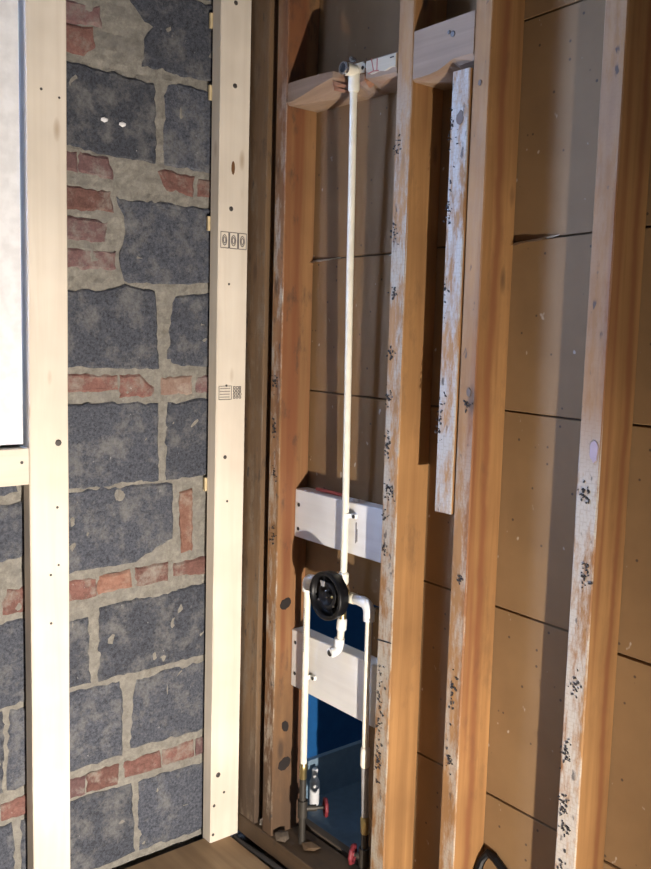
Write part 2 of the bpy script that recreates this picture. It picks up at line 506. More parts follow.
MASONRY = [
('brick_purple',[(820,2018),(934,2026),(936,1983),(820,1971)]),
('brick',[(820,1969),(915,1976),(924,1932),(896,1915),(820,1915)]),
('block',[(1001,2063),(1107,2089),(1278,2093),(1281,1921),(1098,1920),(1039,1920),(1044,1978),(1061,2008),(1031,2032)]),
('block',[(1081,2172),(1277,2187),(1278,2109),(1174,2107),(1081,2102)]),
('block',[(842,2098),(981,2160),(991,2065),(811,2026)]),
('block',[(822,1897),(915,1889),(1065,1883),(1071,1709),(957,1714),(821,1719)]),
('block',[(1099,1893),(1281,1895),(1284,1708),(1096,1709)]),
('brick_purple',[(821,1710),(878,1710),(879,1664),(821,1666)]),
('brick_purple',[(882,1710),(953,1704),(962,1679),(965,1657),(883,1665)]),
('brick',[(1079,1689),(1095,1698),(1176,1690),(1173,1644),(1101,1651)]),
('brick',[(1188,1689),(1284,1686),(1285,1646),(1187,1647)]),
('brick',[(820,1632),(959,1633),(965,1585),(820,1580)]),
('brick_purple',[(820,1567),(950,1563),(946,1516),(820,1519)]),
('brick_purple',[(820,1500),(970,1497),(970,1457),(819,1452)]),
('block',[(970,1619),(1061,1617),(1283,1615),(1285,1454),(1163,1435),(993,1433),(982,1485),(1001,1547)]),
('block',[(826,1404),(926,1405),(993,1419),(1072,1412),(1080,1231),(825,1238)]),
('block',[(1128,1402),(1281,1421),(1284,1236),(1103,1243)]),
('brick',[(825,1221),(977,1217),(977,1180),(825,1179)]),
('brick',[(983,1217),(1031,1217),(1073,1184),(1064,1164),(983,1163)]),
('brick_pale',[(1090,1207),(1175,1215),(1176,1167),(1090,1169)]),
('brick_purple',[(1189,1212),(1284,1215),(1285,1169),(1190,1170)]),
('block',[(825,1148),(1009,1150),(1080,1143),(1084,960),(958,961),(826,958)]),
('block',[(1109,1147),(1285,1154),(1285,962),(1105,959)]),
('block',[(826,949),(983,952),(1123,947),(1120,812),(1020,769),(825,760)]),
('brick_orange',[(1143,926),(1180,929),(1182,773),(1150,772)]),
('brick',[(1266,919),(1287,922),(1289,780),(1270,774)]),
('brick',[(823,746),(921,742),(924,697),(823,696)]),
('brick_orange',[(926,744),(1010,747),(1013,703),(927,702)]),
('brick',[(1023,750),(1111,753),(1114,706),(1026,705)]),
('brick',[(1130,747),(1269,752),(1277,703),(1128,714)]),
('block',[(933,669),(1064,671),(1275,682),(1278,496),(930,487)]),
('block',[(819,653),(899,646),(905,491),(818,488)]),
('block',[(818,474),(981,476),(989,426),(988,288),(817,285)]),
('block',[(1027,468),(1284,476),(1279,292),(1011,297)]),
('brick_purple',[(817,265),(892,261),(895,214),(817,217)]),
('brick',[(898,264),(979,268),(979,214),(898,219)]),
('brick',[(995,266),(1093,266),(1097,223),(995,224)]),
('brick',[(1103,266),(1191,269),(1194,224),(1103,226)]),
('brick_purple',[(1200,270),(1281,270),(1279,225),(1200,225)]),
('block',[(817,206),(1014,206),(1022,22),(816,17)]),
('block',[(1035,202),(1276,199),(1278,15),(1036,22)]),
('block',[(656,942),(721,935),(794,945),(793,835),(719,813),(654,817)]),
('brick',[(700,717),(714,746),(792,749),(792,689),(702,691)]),
('brick',[(632,737),(690,736),(689,691),(631,688)]),
('block',[(630,666),(791,675),(789,487),(627,478)]),
('block',[(715,467),(789,470),(785,284),(708,283)]),
('block',[(627,465),(699,467),(695,280),(624,279)]),
('brick',[(692,255),(787,261),(787,216),(691,215)]),
('block',[(623,198),(716,199),(719,13),(619,15)]),
('block',[(739,196),(791,197),(789,26),(737,26)]),

]
def resample(poly, step):
    out = []
    n = len(poly)
    for i in range(n):
        a, b = Vector(poly[i]), Vector(poly[(i + 1) % n])
        k = max(1, int(round((b - a).length / step)))
        for j in range(k):
            out.append(a.lerp(b, j / k))
    return out

def masonry_piece(kind, poly):
    big = kind == 'block'
    pts = [Vector((x / 1000, z / 1000)) for x, z in poly]
    if sum(a.x * b.y - b.x * a.y for a, b in zip(pts, pts[1:] + pts[:1])) < 0:
        pts.reverse()
    pts = resample(pts, 0.016 if big else 0.012)
    j = 0.0030 if big else 0.0022
    cc = sum(pts, Vector((0, 0))) / len(pts)
    pts = [p + (p - cc).normalized() * (0.003 if big else 0.0008) for p in pts]
    pts = [p + Vector((random.uniform(-j, j), random.uniform(-j, j))) for p in pts]
    n = len(pts)
    proud = YW - random.uniform(0.0025, 0.0045)
    bev = random.uniform(0.003, 0.005)
    c = sum(pts, Vector((0, 0))) / n
    inner = []
    for i in range(n):
        t = (pts[(i + 1) % n] - pts[i - 1]).normalized()
        nrm = Vector((-t.y, t.x))
        inner.append(pts[i] + nrm * (bev + random.uniform(0, 0.002)))
    bm = bmesh.new()
    tilt = (random.uniform(-0.008, 0.008), random.uniform(-0.008, 0.008))
    def y_at(p, y): return y + (p.x - c.x) * tilt[0] + (p.y - c.y) * tilt[1]
    r0 = [(p.x, YW + 0.02, p.y) for p in pts]
    r1 = [(p.x, y_at(p, proud + bev * 0.7), p.y) for p in pts]
    r2 = [(p.x, y_at(p, proud + random.uniform(-.0006, .0006)), p.y) for p in inner]
    vr = loft(bm, [r0, r1, r2], cap=False)
    bm.faces.new(vr[-1])
    name = 'cinder_block' if big else 'brick'
    return obj(name, bm, kind, wall_left, loc=(c.x, YW, c.y))
for kind, poly in MASONRY:
    masonry_piece(kind, poly)
# the same courses carried on under the window, towards the left end of the wall
for kind, za, zb_, w, xe in (('block', 14, 198, 390, 608), ('brick', 216, 260, 190, 680), ('block', 280, 466, 390, 612), ('block', 484, 672, 390, 614),
                             ('brick', 691, 737, 190, 618), ('block', 758, 942, 390, 640), ('block', 960, 1064, 390, 735)):
    first = True
    while xe - w > -900:
        ww = w // 2 if first and za in (280, 758) else w
        first = False
        kk = kind if kind == 'block' else random.choice(('brick', 'brick', 'brick_orange', 'brick_purple'))
        masonry_piece(kk, [(xe - ww + 14, za), (xe, za), (xe, zb_), (xe - ww + 14, zb_)])
        xe -= ww
# two daubs of white plaster on a block
for x, z in ((0.941, 1.785), (0.985, 1.782)):
    bm = bmesh.new()
    bmesh.ops.create_icosphere(bm, subdivisions=1, radius=0.009, matrix=Matrix.Translation((x, YW - 0.006, z)) @ Matrix.Diagonal((1.1, 0.4, 0.7, 1)))
    obj('plaster_daub', bm, 'plastic_white', wall_left)

# ---- right wall: brown paper-faced lath panels on a backing with the access hole
XL = 1.40
HY0, HY1, HZ0, HZ1 = 1.43, 1.785, 0.055, 0.70        # access hole
bm = bmesh.new()
XB0, XB1 = 1.412, 1.432
for y0, y1, z0, z1 in ((HY1, YW, -.09, CEIL), (HY0, HY1, HZ1 + .01, CEIL), (1.21, HY0, -.09, CEIL), (-1.5, 1.21, -.09, CEIL), (HY0, HY1, -.09, HZ0)):
    box(bm, XB0, XB1, y0, y1, z0, z1)
wall_right = tag(obj('wall_right', bm, 'core'), 'stud wall backed with brown paper lath panels', kind='structure')

def jag(y0, z0, y1, z1, n, amp):
    return [(y0 + (y1 - y0) * i / n, z0 + (z1 - z0) * i / n + (random.uniform(-amp, amp) if 0 < i < n else 0)) for i in range(n + 1)]

def panel(poly, proud=0.0):
    """a lath panel: polygon in (y, z), 11 mm thick with eased edges"""
    bm = bmesh.new()
    if sum(a[0] * b[1] - b[0] * a[1] for a, b in zip(poly, poly[1:] + poly[:1])) < 0:
        poly = poly[::-1]
    n = len(poly)
    r0 = [(XL + 0.012, y, z) for y, z in poly]
    r1 = [(XL + 0.003 - proud, y, z) for y, z in poly]
    r2 = []
    for i in range(n):
        p, q, s = Vector(poly[i - 1]), Vector(poly[i]), Vector(poly[(i + 1) % n])
        t = (s - p).normalized()
        r2.append((XL - proud, q.x - t.y * 0.002, q.y + t.x * 0.002))
    vr = loft(bm, [r0, r1, r2], cap=False)
    bm.faces.new(vr[-1])
    bm.faces.new(vr[0][::-1])
    c = (XL, sum(p[0] for p in poly) / n, sum(p[1] for p in poly) / n)
    return obj('lath_panel', bm, 'paper', wall_right, loc=c)
g = 0.0013
# bay from the corner to the second stud
def quad(y0, y1, zl, zr, ul, ur):
    """y0 > y1 (left to right in view), lower edge zl -> zr, upper edge ul -> ur"""
    return [(y0, zl + g), (y1, zr + g), (y1, ur - g), (y0, ul - g)]
panel(quad(1.95, 1.374, 1.925, 1.918, CEIL, CEIL))
panel(quad(1.95, 1.374, 1.500, 1.505, 1.925, 1.918), 0.002)
panel(quad(1.95, 1.374, 1.186, 1.182, 1.500, 1.505))
top = jag(1.374, 0.706, 1.772, 0.700, 9, 0.008)
panel(top + [(1.772, 0.0), (1.95, 0.0), (1.95, 1.186 - g), (1.374, 1.182 - g)])
rem = [(1.374, 0.0), (1.374, 0.704)] + [(1.404, 0.702)] + jag(1.404, 0.69, 1.404, 0.05, 6, 0.0) + [(1.404, 0.0)]
panel([(1.374, 0.0), (1.404, 0.0), (1.404, 0.703), (1.374, 0.704)])
strip = jag(1.478, 0.699, 1.478, 0.05, 10, 0.0)
strip = [(y + random.uniform(-.003, .003), z) for y, z in strip] + [(1.512, 0.05)] + [(1.512 + random.uniform(-.004, .004), 0.05 + 0.649 * i / 10) for i in range(1, 10)] + [(1.512, 0.699)]
panel(strip)
# bay with the short stud
panel(quad(1.372, 1.171, 1.920, 1.920, CEIL, CEIL))
panel(quad(1.372, 1.171, 1.510, 1.508, 1.920, 1.920))
panel(quad(1.372, 1.171, 1.180, 1.183, 1.510, 1.508), 0.001)
panel(quad(1.372, 1.171, 0.800, 0.797, 1.180, 1.183))
panel(quad(1.372, 1.171, 0.410, 0.410, 0.800, 0.797))
panel(quad(1.372, 1.171, 0.0, 0.0, 0.410, 0.410))
# wide bay
panel(quad(1.169, 0.894, 1.914, 1.926, CEIL, CEIL))
panel(quad(1.169, 0.894, 1.509, 1.520, 1.914, 1.926))
panel(quad(1.169, 0.894, 1.188, 1.183, 1.509, 1.520), 0.003)
panel(quad(1.169, 0.894, 0.795, 0.789, 1.188, 1.183), 0.001)
panel(quad(1.169, 0.894, 0.402, 0.398, 0.795, 0.789))
panel(quad(1.169, 0.894, 0.0, 0.0, 0.402, 0.398))
# right of the last stud
panel(quad(0.892, 0.2, 1.925, 1.93, CEIL, CEIL))
panel(quad(0.892, 0.2, 1.52, 1.52, 1.925, 1.93))
panel(quad(0.892, 0.2, 1.187, 1.185, 1.52, 1.52), 0.001)
panel(quad(0.892, 0.2, 0.780, 0.774, 1.187, 1.185))
panel(quad(0.892, 0.2, 0.39, 0.39, 0.780, 0.774))
panel(quad(0.892, 0.2, 0.0, 0.0, 0.39, 0.39))
# lifted paper edges along two joints
def torn(y0, y1, z, dz):
    bm = bmesh.new()
    n = 8
    lo = []
    hi = []
    for i in range(n + 1):
        t = i / n
        y = y0 + (y1 - y0) * t
        lift = 0.009 * (1 - t) + 0.003
        w = 0.007 * (1 - t * 0.6) + random.uniform(-.001, .001)
        zz = z + dz * t
        lo.append((XL - lift, y, zz - w))
        hi.append((XL - 0.0005, y, zz))
    vl = [bm.verts.new(p) for p in lo]
    vh = [bm.verts.new(p) for p in hi]
    vb = [bm.verts.new((p[0] + 0.0012, p[1], p[2] + 0.001)) for p in lo]
    for i in range(n):
        bm.faces.new((vl[i], vl[i + 1], vh[i + 1], vh[i]))
        bm.faces.new((vb[i], vb[i + 1], vl[i + 1], vl[i]))
    tag(obj('torn_paper_edge', bm, 'torn', wall_right), 'torn pale paper edge along a panel joint')
torn(1.148, 1.045, 1.509, 0.009)
torn(1.765, 1.66, 1.500, 0.003)

# ---- room behind the access hole
YB = 1.863
bm = bmesh.new()
box(bm, XB1, 3.2, YB, YB + 0.05, -0.09, CEIL)
tag(obj('wall_next_room', bm, 'blue'), 'deep blue painted wall seen through the access hole', kind='structure')
bm = bmesh.new()
box(bm, XB1, 3.2, -0.4, -0.35, -0.09, CEIL)
box(bm, 3.15, 3.2, -0.35, YB, -0.09, CEIL)
tag(obj('wall_next_room_far', bm, 'blue'), kind='structure')
bm = bmesh.new()
box(bm, XB1 + 0.02, 3.15, YB - 0.014, YB, 0.05, 0.165)
tag(obj('baseboard_next_room', bm, 'baseb'), 'grey blue baseboard below the blue wall', kind='structure')
bm = bmesh.new()
box(bm, XB1, 3.2, -0.4, YB, 0.03, 0.05)
tag(obj('floor_next_room', bm, 'bluefloor'), 'dull blue floor beyond the access hole', kind='structure')

# ---- window
win = tag(empty('window_1', (0.43, 1.955, WZ0)), 'white framed window left of the furring studs', kind='structure')
def ring(bm, x0, x1, z0, z1, w, y0, y1, wb=None):
    wb = wb or w
    box(bm, x0, x0 + w, y0, y1, z0, z1)
    box(bm, x1 - w, x1, y0, y1, z0, z1)
    box(bm, x0 + w, x1 - w, y0, y1, z0, z0 + wb)
    box(bm, x0 + w, x1 - w, y0, y1, z1 - w, z1)
bm = bmesh.new()
ring(bm, WX0 + .008, WX1 - .0275, WZ0 - .003, WZ1, 0.034, 1.918, 2.06)
obj('window_frame', bm, 'vinyl', win)
bm = bmesh.new()
ring(bm, WX0 + .040, WX1 - .053, WZ0 + .029, WZ1 - .034, 0.036, 1.9145, 2.03)
box(bm, WX0 + .09, WX1 - .09, 1.960, 2.03, 1.62, 1.665)
obj('window_sash', bm, 'vinyl', win)
bm = bmesh.new()
box(bm, WX0 + .086, WX1 - .086, 1.995, 1.999, WZ0 + .075, WZ1 - .078)
obj('window_pane', bm, 'glass', win)

# ------------------------------------------------------------------ studs and timbers
def stud(name, label, mat, x0, x1, y0, y1, z0, z1, group=None, cat='stud'):
    o = obj(name, timber(x0, x1, y0, y1, z0, z1), mat, loc=((x0 + x1) / 2, (y0 + y1) / 2, z0))
    return tag(o, label, cat, group)
XF = 1.308
PT = 0.052           # top of the sole plate
GS = 'old brown wall studs of the right wall'
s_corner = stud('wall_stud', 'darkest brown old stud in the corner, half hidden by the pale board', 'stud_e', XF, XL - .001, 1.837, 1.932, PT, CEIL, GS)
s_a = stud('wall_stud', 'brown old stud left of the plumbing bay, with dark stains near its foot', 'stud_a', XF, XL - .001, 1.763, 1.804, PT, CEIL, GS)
s_b = stud('wall_stud', 'brown old stud directly right of the cream riser pipe', 'stud_b', XF, XL - .001, 1.350, 1.394, PT, CEIL, GS)
s_c = stud('wall_stud', 'full height brown stud with the short whitish stud nailed to its left', 'stud_c', XF, XL - .001, 1.150, 1.191, PT, CEIL, GS)
s_s = stud('short_stud', 'short whitish stud piece ending in mid air beside the taller stud', 'stud_s', XF - .001, XL - .003, 1.197, 1.242, 0.983, 1.822, GS)
s_d = stud('wall_stud', 'rightmost brown old stud, its front face whitened by plaster', 'stud_d', XF, XL - .001, 0.871, 0.914, PT, CEIL, GS)

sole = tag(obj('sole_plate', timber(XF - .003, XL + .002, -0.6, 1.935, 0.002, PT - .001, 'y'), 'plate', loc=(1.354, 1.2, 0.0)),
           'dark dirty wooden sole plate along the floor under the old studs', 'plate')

# black patches and nail stubs left on the old studs
def smudge(parent, y, z, n, sy, sz, seed):
    rr = random.Random(seed)
    bm = bmesh.new()
    for _ in range(int(n * 2.2)):
        yy, zz = y + rr.gauss(0, sy), z + rr.gauss(0, sz)
        r = rr.uniform(0.0008, 0.0031)
        k = rr.randint(5, 7)
        a0 = rr.random() * 6
        ang, asp = rr.uniform(0, 3.2), rr.uniform(.35, 1.0)
        ring1 = []
        ring2 = []
        for q in range(k):
            a = a0 + q * 2 * math.pi / k
            rad = r * rr.uniform(0.6, 1.3)
            u_, v_ = rad * math.cos(a) * 1.35, rad * math.sin(a) * asp
            p = (yy + u_ * math.cos(ang) - v_ * math.sin(ang), zz + u_ * math.sin(ang) + v_ * math.cos(ang))
            ring1.append((XF + 0.001, *p))
            ring2.append((XF - 0.0022, yy + (p[0] - yy) * .8, zz + (p[1] - zz) * .8))
        loft(bm, [ring1, ring2])
    o = obj('black_residue', bm, 'soot', parent)
    o['kind'] = 'stuff'
for i, (p, y, z, n, sz) in enumerate((
        (s_d, .897, 1.074, 9, .010), (s_d, .884, .934, 9, .012), (s_d, .893, .737, 9, .010), (s_d, .903, .612, 13, .014),
        (s_d, .900, .515, 12, .016), (s_d, .897, .475, 8, .006), (s_d, .893, .40, 9, .012),
        (s_c, 1.167, .859, 7, .006), (s_c, 1.171, .626, 11, .020), (s_c, 1.172, .49, 8, .012), (s_c, 1.168, 1.20, 5, .004),
        (s_b, 1.387, 1.704, 7, .010), (s_b, 1.384, 1.530, 7, .010), (s_b, 1.378, 1.413, 7, .007), (s_b, 1.383, 1.286, 7, .008),
        (s_b, 1.384, 1.192, 8, .009), (s_b, 1.384, 1.100, 13, .013), (s_b, 1.374, 1.005, 11, .012), (s_b, 1.384, .949, 6, .006), (s_b, 1.384, .876, 8, .008),
        (s_b, 1.380, .52, 16, .045), (s_b, 1.378, .40, 14, .03),
        (s_s, 1.236, 1.72, 10, .02), (s_s, 1.236, 1.58, 10, .03), (s_s, 1.238, 1.40, 6, .02), (s_s, 1.236, 1.17, 12, .03),
        (s_a, 1.785, 1.21, 8, .012), (s_a, 1.785, 1.10, 8, .012), (s_a, 1.78, .98, 7, .01), (s_a, 1.78, .83, 7, .012))):
    smudge(p, y, z, n, 0.0055, sz, i)
# dark stains in the timber of the stud left of the bay
for y_, x_, z_, ry in ((1.7625, 1.345, .335, .014), (1.7625, 1.345, .235, .02), (1.7625, 1.337, .655, .018)):
    bm = bmesh.new()
    r1, r2 = [], []
    for q in range(20):
        a = q * math.pi / 10
        k = random.uniform(.88, 1.05) * (1 + .18 * math.sin(2 * a + z_ * 30))
        r1.append((x_ + ry * k * math.cos(a) * .9, y_ + .0015, z_ + ry * k * math.sin(a)))
        r2.append((x_ + ry * k * math.cos(a) * .85, y_ - .0006, z_ + ry * k * math.sin(a) * .95))
    loft(bm, [r1, r2])
    obj('dark_knot', bm, plain('knot', (0.016, 0.011, 0.010), .9) if 'knot' not in bpy.data.materials else bpy.data.materials['knot'], s_a)

def face_patch(parent, name, y, z, ry, rz, mat, label=None, seed=0):
    rr = random.Random(seed)
    bm = bmesh.new()
    r1, r2 = [], []
    for q in range(16):
        a = q * math.pi / 8
        k = rr.uniform(.85, 1.1)
        r1.append((XF + .001, y + ry * k * math.cos(a), z + rz * k * math.sin(a)))
        r2.append((XF - .0018, y + ry * k * math.cos(a) * .94, z + rz * k * math.sin(a) * .94))
    loft(bm, [r1, r2])
    o = obj(name, bm, mat, parent)
    if label: o['label'] = label
M['violet'] = plain('violet_stain', (0.33, 0.265, 0.31), .8)
M['greyknot'] = plain('grey_knot', (0.12, 0.09, 0.075), .8)
face_patch(s_d, 'stain', .8835, 1.145, .0085, .020, 'violet', 'small violet stain', 1)
face_patch(s_s, 'dark_knot', 1.217, 1.735, .009, .014, 'greyknot', 'grey knot', 2)
face_patch(s_c, 'dark_knot', 1.165, 1.224, .006, .009, 'greyknot', 'dark knot', 3)
face_patch(s_c, 'dark_knot', 1.172, 1.79, .004, .006, 'greyknot', 'dark knot', 4)
bm = bmesh.new()
loft(bm, [[(XF + .001, 1.3945, .676), (XF + .001, 1.3515, .679), (XF + .001, 1.3515, .6775), (XF + .001, 1.3945, .6735)],
          [(XF - .0015, 1.3945, .676), (XF - .0015, 1.3515, .679), (XF - .0015, 1.3515, .6775), (XF - .0015, 1.3945, .6735)]])
obj('saw_kerf', bm, 'soot', s_b)

# pale furring boards on the masonry wall
YF0, YF1 = 1.90, 1.938
GF = 'new pale pine furring boards on the masonry wall'
f_left = stud('furring_stud', 'new pale pine board standing upright beside the window', 'new_wood', 0.745, 0.833, YF0, YF1, 0.001, CEIL, GF, 'board')
f_corner = stud('furring_stud', 'new pale pine board standing upright in the corner, with grey grade stamps', 'new_wood', 1.214, 1.300, YF0, YF1, 0.001, CEIL, GF, 'board')
f_sill = tag(obj('sill_board', timber(-0.5, 0.7435, YF0 + .001, YF1, 0.986, 1.066, 'x'), 'new_wood_x', loc=(0.1, 1.919, 0.986)),
             'new pale pine crosspiece running level beneath the window', 'board', GF)
for x, z, r in ((1.254, 2.095, .0055), (1.255, 1.906, .006), (1.249, 1.618, .006), (1.246, 1.438, .003), (1.243, 1.19, .003), (1.242, 1.012, .005), (1.25, .90, .003),
                (1.235, .182, .007), (1.254, .129, .0035), (1.224, .101, .004), (1.222, .022, .004)):
    disc_nail(f_corner, x, YF0, z, 'y', r)
for x, z, r in ((.809, 1.073, .0075), (.777, 1.813, .003), (.816, 1.802, .0025), (.806, .93, .003), (.79, .78, .0028), (.808, .80, .0025), (.79, .67, .003)):
    disc_nail(f_left, x, YF0, z, 'y', r)
disc_nail(f_sill, .728, YF0 + .001, 1.035, 'y', .0035)
# resin knot on the corner board
bm = bmesh.new()
tube(bm, [(1.253, YF0 + .004, 1.715), (1.253, YF0 - .0012, 1.715)], [.006, .005], 9)
for v in bm.verts:
    v.co.z = 1.715 + (v.co.z - 1.715) * 3.2
tag(obj('resin_knot', bm, plain('resin', (0.16, 0.075, 0.03), .5), f_corner), 'long brown resin knot')
# grey grade stamps: three framed ovals, and below a framed pair of text panels
def stroke(bm, x0, z0, x1, z1, w=0.0012):
    a, b = Vector((x0, z0)), Vector((x1, z1))
    t = (b - a).normalized()
    n = Vector((-t.y, t.x)) * w / 2
    ps = [a - n, b - n, b + n, a + n]
    loft(bm, [[(p.x, YF0 + .001, p.y) for p in ps], [(p.x, YF0 - .0009, p.y) for p in ps]])
def rect(bm, x0, z0, x1, z1, w=0.0014):
    stroke(bm, x0, z0, x1, z0, w); stroke(bm, x1, z0, x1, z1, w); stroke(bm, x1, z1, x0, z1, w); stroke(bm, x0, z1, x0, z0, w)
bm = bmesh.new()
for i in range(3):
    x0 = 1.2205 + i * 0.0258
    rect(bm, x0, 1.524, x0 + .0225, 1.562, .0016)
    cx, cz = x0 + .011, 1.543
    for rx, rz in ((.0062, .0125), (.0035, .0075)):
        pp = [(cx + rx * math.cos(a * math.pi / 6), cz + rz * math.sin(a * math.pi / 6)) for a in range(13)]
        for a, b in zip(pp, pp[1:]):
            stroke(bm, *a, *b, .002)
    if i < 2:
        stroke(bm, x0 + .0242, 1.524, x0 + .0242, 1.562, .0018)
tag(obj('grade_stamp', bm, 'ink', f_corner), 'grey stamp of three framed ovals')
bm = bmesh.new()
rect(bm, 1.2215, 1.156, 1.258, 1.189, .0012)
for r_ in range(4):
    stroke(bm, 1.224, 1.162 + r_ * .007, 1.224 + random.uniform(.022, .031), 1.162 + r_ * .007, .0014)
for r_ in range(4):
    for c_ in range(3):
        x0 = 1.264 + c_ * .0085
        rect(bm, x0, 1.158 + r_ * .008, x0 + random.uniform(.004, .0065), 1.1635 + r_ * .008, .0015)
tag(obj('grade_stamp', bm, 'ink', f_corner), 'grey rectangular stamp of small print')
# shims between furring board and masonry
for z, lab in ((2.055, 'topmost yellow wood shim behind the corner board'), (1.890, 'second yellow wood shim from the top behind the corner board'),
               (1.583, 'yellow wood shim behind the corner board level with the three oval stamp'), (0.94, 'lowest yellow wood shim behind the corner board')):
    bm = bmesh.new()
    box(bm, 1.2085, 1.285, 1.9385, 1.9445, z - .017, z + .017)
    for v in bm.verts:
        if v.co.x > 1.25: v.co.y += (-.0 if v.co.y < 1.94 else -.003)
    tag(obj('wood_shim', bm, 'shim', loc=(1.24, 1.941, z - .017)), lab, 'shim', 'yellow shims behind the corner board')

# white pine blocking between the studs
GB = 'white primed blocking in the plumbing bay'
b_up = tag(obj('blocking_board', timber(1.360, 1.398, 1.3955, 1.7615, 0.823, 0.944, 'y'), 'new_wood_y', loc=(1.379, 1.576, 0.823)),
           'upper white pine blocking clamped to the riser pipe above the black valve', 'blocking', GB)
b_lo = tag(obj('blocking_board', timber(1.360, 1.398, 1.3955, 1.7615, 0.440, 0.587, 'y'), 'new_wood_y', loc=(1.379, 1.576, 0.445)),
           'lower white pine blocking behind the spout stub below the black valve', 'blocking', GB)
for p, zs in ((b_up, (.905, .845)), (b_lo, (.555, .475))):
    for z in zs:
        disc_nail(p, 1.360, 1.748, z, 'x', .005, 'soot')
# print on the upper blocking
bm = bmesh.new()
box(bm, 1.3588, 1.3605, 1.532, 1.5335, .852, .90)
box(bm, 1.3588, 1.3605, 1.5285, 1.5295, .856, .885)
tag(obj('grade_print', bm, 'ink', b_up), 'thin line of grey print')

# old blocking at the shower head: one block notched round the pipe, one big block right of it
zt, zb = 1.896, 1.849
stn = [  # y, front x, chamfer depth, chamfer height, top drop
    (1.7615, 1.309, .004, .004, 0), (1.735, 1.308, .012, .006, 0), (1.70, 1.308, .025, .012, 0), (1.66, 1.308, .036, .020, .001),
    (1.62, 1.308, .046, .027, .002), (1.600, 1.310, .050, .030, .003), (1.590, 1.322, .040, .030, .006), (1.578, 1.346, .030, .028, .008),
    (1.560, 1.352, .030, .020, .010), (1.540, 1.354, .020, .024, .012), (1.522, 1.350, .028, .018, .012), (1.508, 1.338, .034, .016, .010),
    (1.498, 1.316, .044, .010, .007), (1.488, 1.309, .040, .008, .005), (1.465, 1.308, .026, .006, .004), (1.43, 1.308, .012, .004, .004), (1.3955, 1.308, .006, .004, .005)]
bm = bmesh.new()
rings = []
for y, xf, cd, chh, dz in stn:
    q = random.uniform(-.0015, .0015)
    rings.append([(xf, y, zt - dz), (xf, y, zb + chh + q), (xf + cd, y, zb - .002 + q), (1.399, y, zb - .003), (1.399, y, zt - dz)])
loft(bm, rings)
b_top = tag(obj('blocking_board', bm, 'old_block', loc=(1.354, 1.576, 1.846)), 'old brown blocking notched and splintered around the shower pipe elbow', 'blocking', 'old blocking between the brown studs')
bm = bmesh.new()
ya = (1.486, 1.47, 1.45, 1.43, 1.41, 1.397)
rings = []
for i, y in enumerate(ya):
    lo = 1.862 if i else 1.868
    rings.append([(1.3055, y, 1.8895 - .0003 * i), (1.3055, y, lo + random.uniform(-.003, .003)), (1.312, y, lo - .001), (1.312, y, 1.892)])
loft(bm, rings)
tag(obj('cream_face', bm, 'cream', b_top), 'cream coloured cut face right of the elbow')
bm = bmesh.new()
for (y0, z0, y1, z1) in ((1.470, 1.892, 1.462, 1.866), (1.462, 1.866, 1.447, 1.864), (1.478, 1.864, 1.462, 1.866), (1.452, 1.889, 1.452, 1.866)):
    a, b = Vector((y0, z0)), Vector((y1, z1))
    t = (b - a).normalized(); n_ = Vector((-t.y, t.x)) * .0011
    ps = [a - n_, b - n_, b + n_, a + n_]
    loft(bm, [[(1.3065, p.x, p.y) for p in ps], [(1.3048, p.x, p.y) for p in ps]])
tag(obj('red_mark', bm, 'redmark', b_top), 'red pencil lines')
bm = bmesh.new()
box(bm, 1.3045, 1.3065, 1.402, 1.413, 1.8815, 1.8835)
obj('nail', bm, 'soot', b_top)

bm = bmesh.new()
rings = []
for y, lift, cd in ((1.349, 0, .006), (1.325, .0, .03), (1.30, .001, .05), (1.28, .004, .055), (1.262, .010, .05), (1.248, .016, .03), (1.240, .018, .015), (1.20, .018, .008), (1.192, .018, .006)):
    rings.append([(XF, y, 1.919 + (1.349 - y) * .02), (XF, y, 1.829 + lift), (XF + cd, y, 1.824 + max(0, lift - .006)), (1.399, y, 1.824), (1.399, y, 1.92)])
loft(bm, rings)
b_big = tag(obj('blocking_board', bm, 'old_block', loc=(1.354, 1.27, 1.824)), 'thick grey brown blocking above the short whitish stud', 'blocking', 'old blocking between the brown studs')
for y0, z0, y1, z1, w in ((1.606, 1.880, 1.578, 1.866, .007), (1.602, 1.868, 1.566, 1.858, .006), (1.600, 1.858, 1.572, 1.849, .005), (1.500, 1.876, 1.524, 1.862, .006), (1.500, 1.862, 1.520, 1.852, .005)):
    bm = bmesh.new()
    loft(bm, [[(1.314, y0, z0 - w), (1.314, y0, z0 + w), (1.345, y0, z0 + w), (1.345, y0, z0 - w)],
              [(1.330, (y0 + y1) / 2, (z0 + z1) / 2 - w * .7), (1.326, (y0 + y1) / 2, (z0 + z1) / 2 + w * .5), (1.350, (y0 + y1) / 2, (z0 + z1) / 2 + w * .5), (1.350, (y0 + y1) / 2, (z0 + z1) / 2 - w * .7)],
              [(1.345, y1, z1 - .001), (1.344, y1, z1 + .001), (1.350, y1, z1 + .001), (1.350, y1, z1 - .001)]])
    obj('splinter', bm, 'splinter', b_top)
disc_nail(b_big, XF, 1.245, 1.892, 'x', .006)
disc_nail(b_big, XF, 1.255, 1.897, 'x', .004)

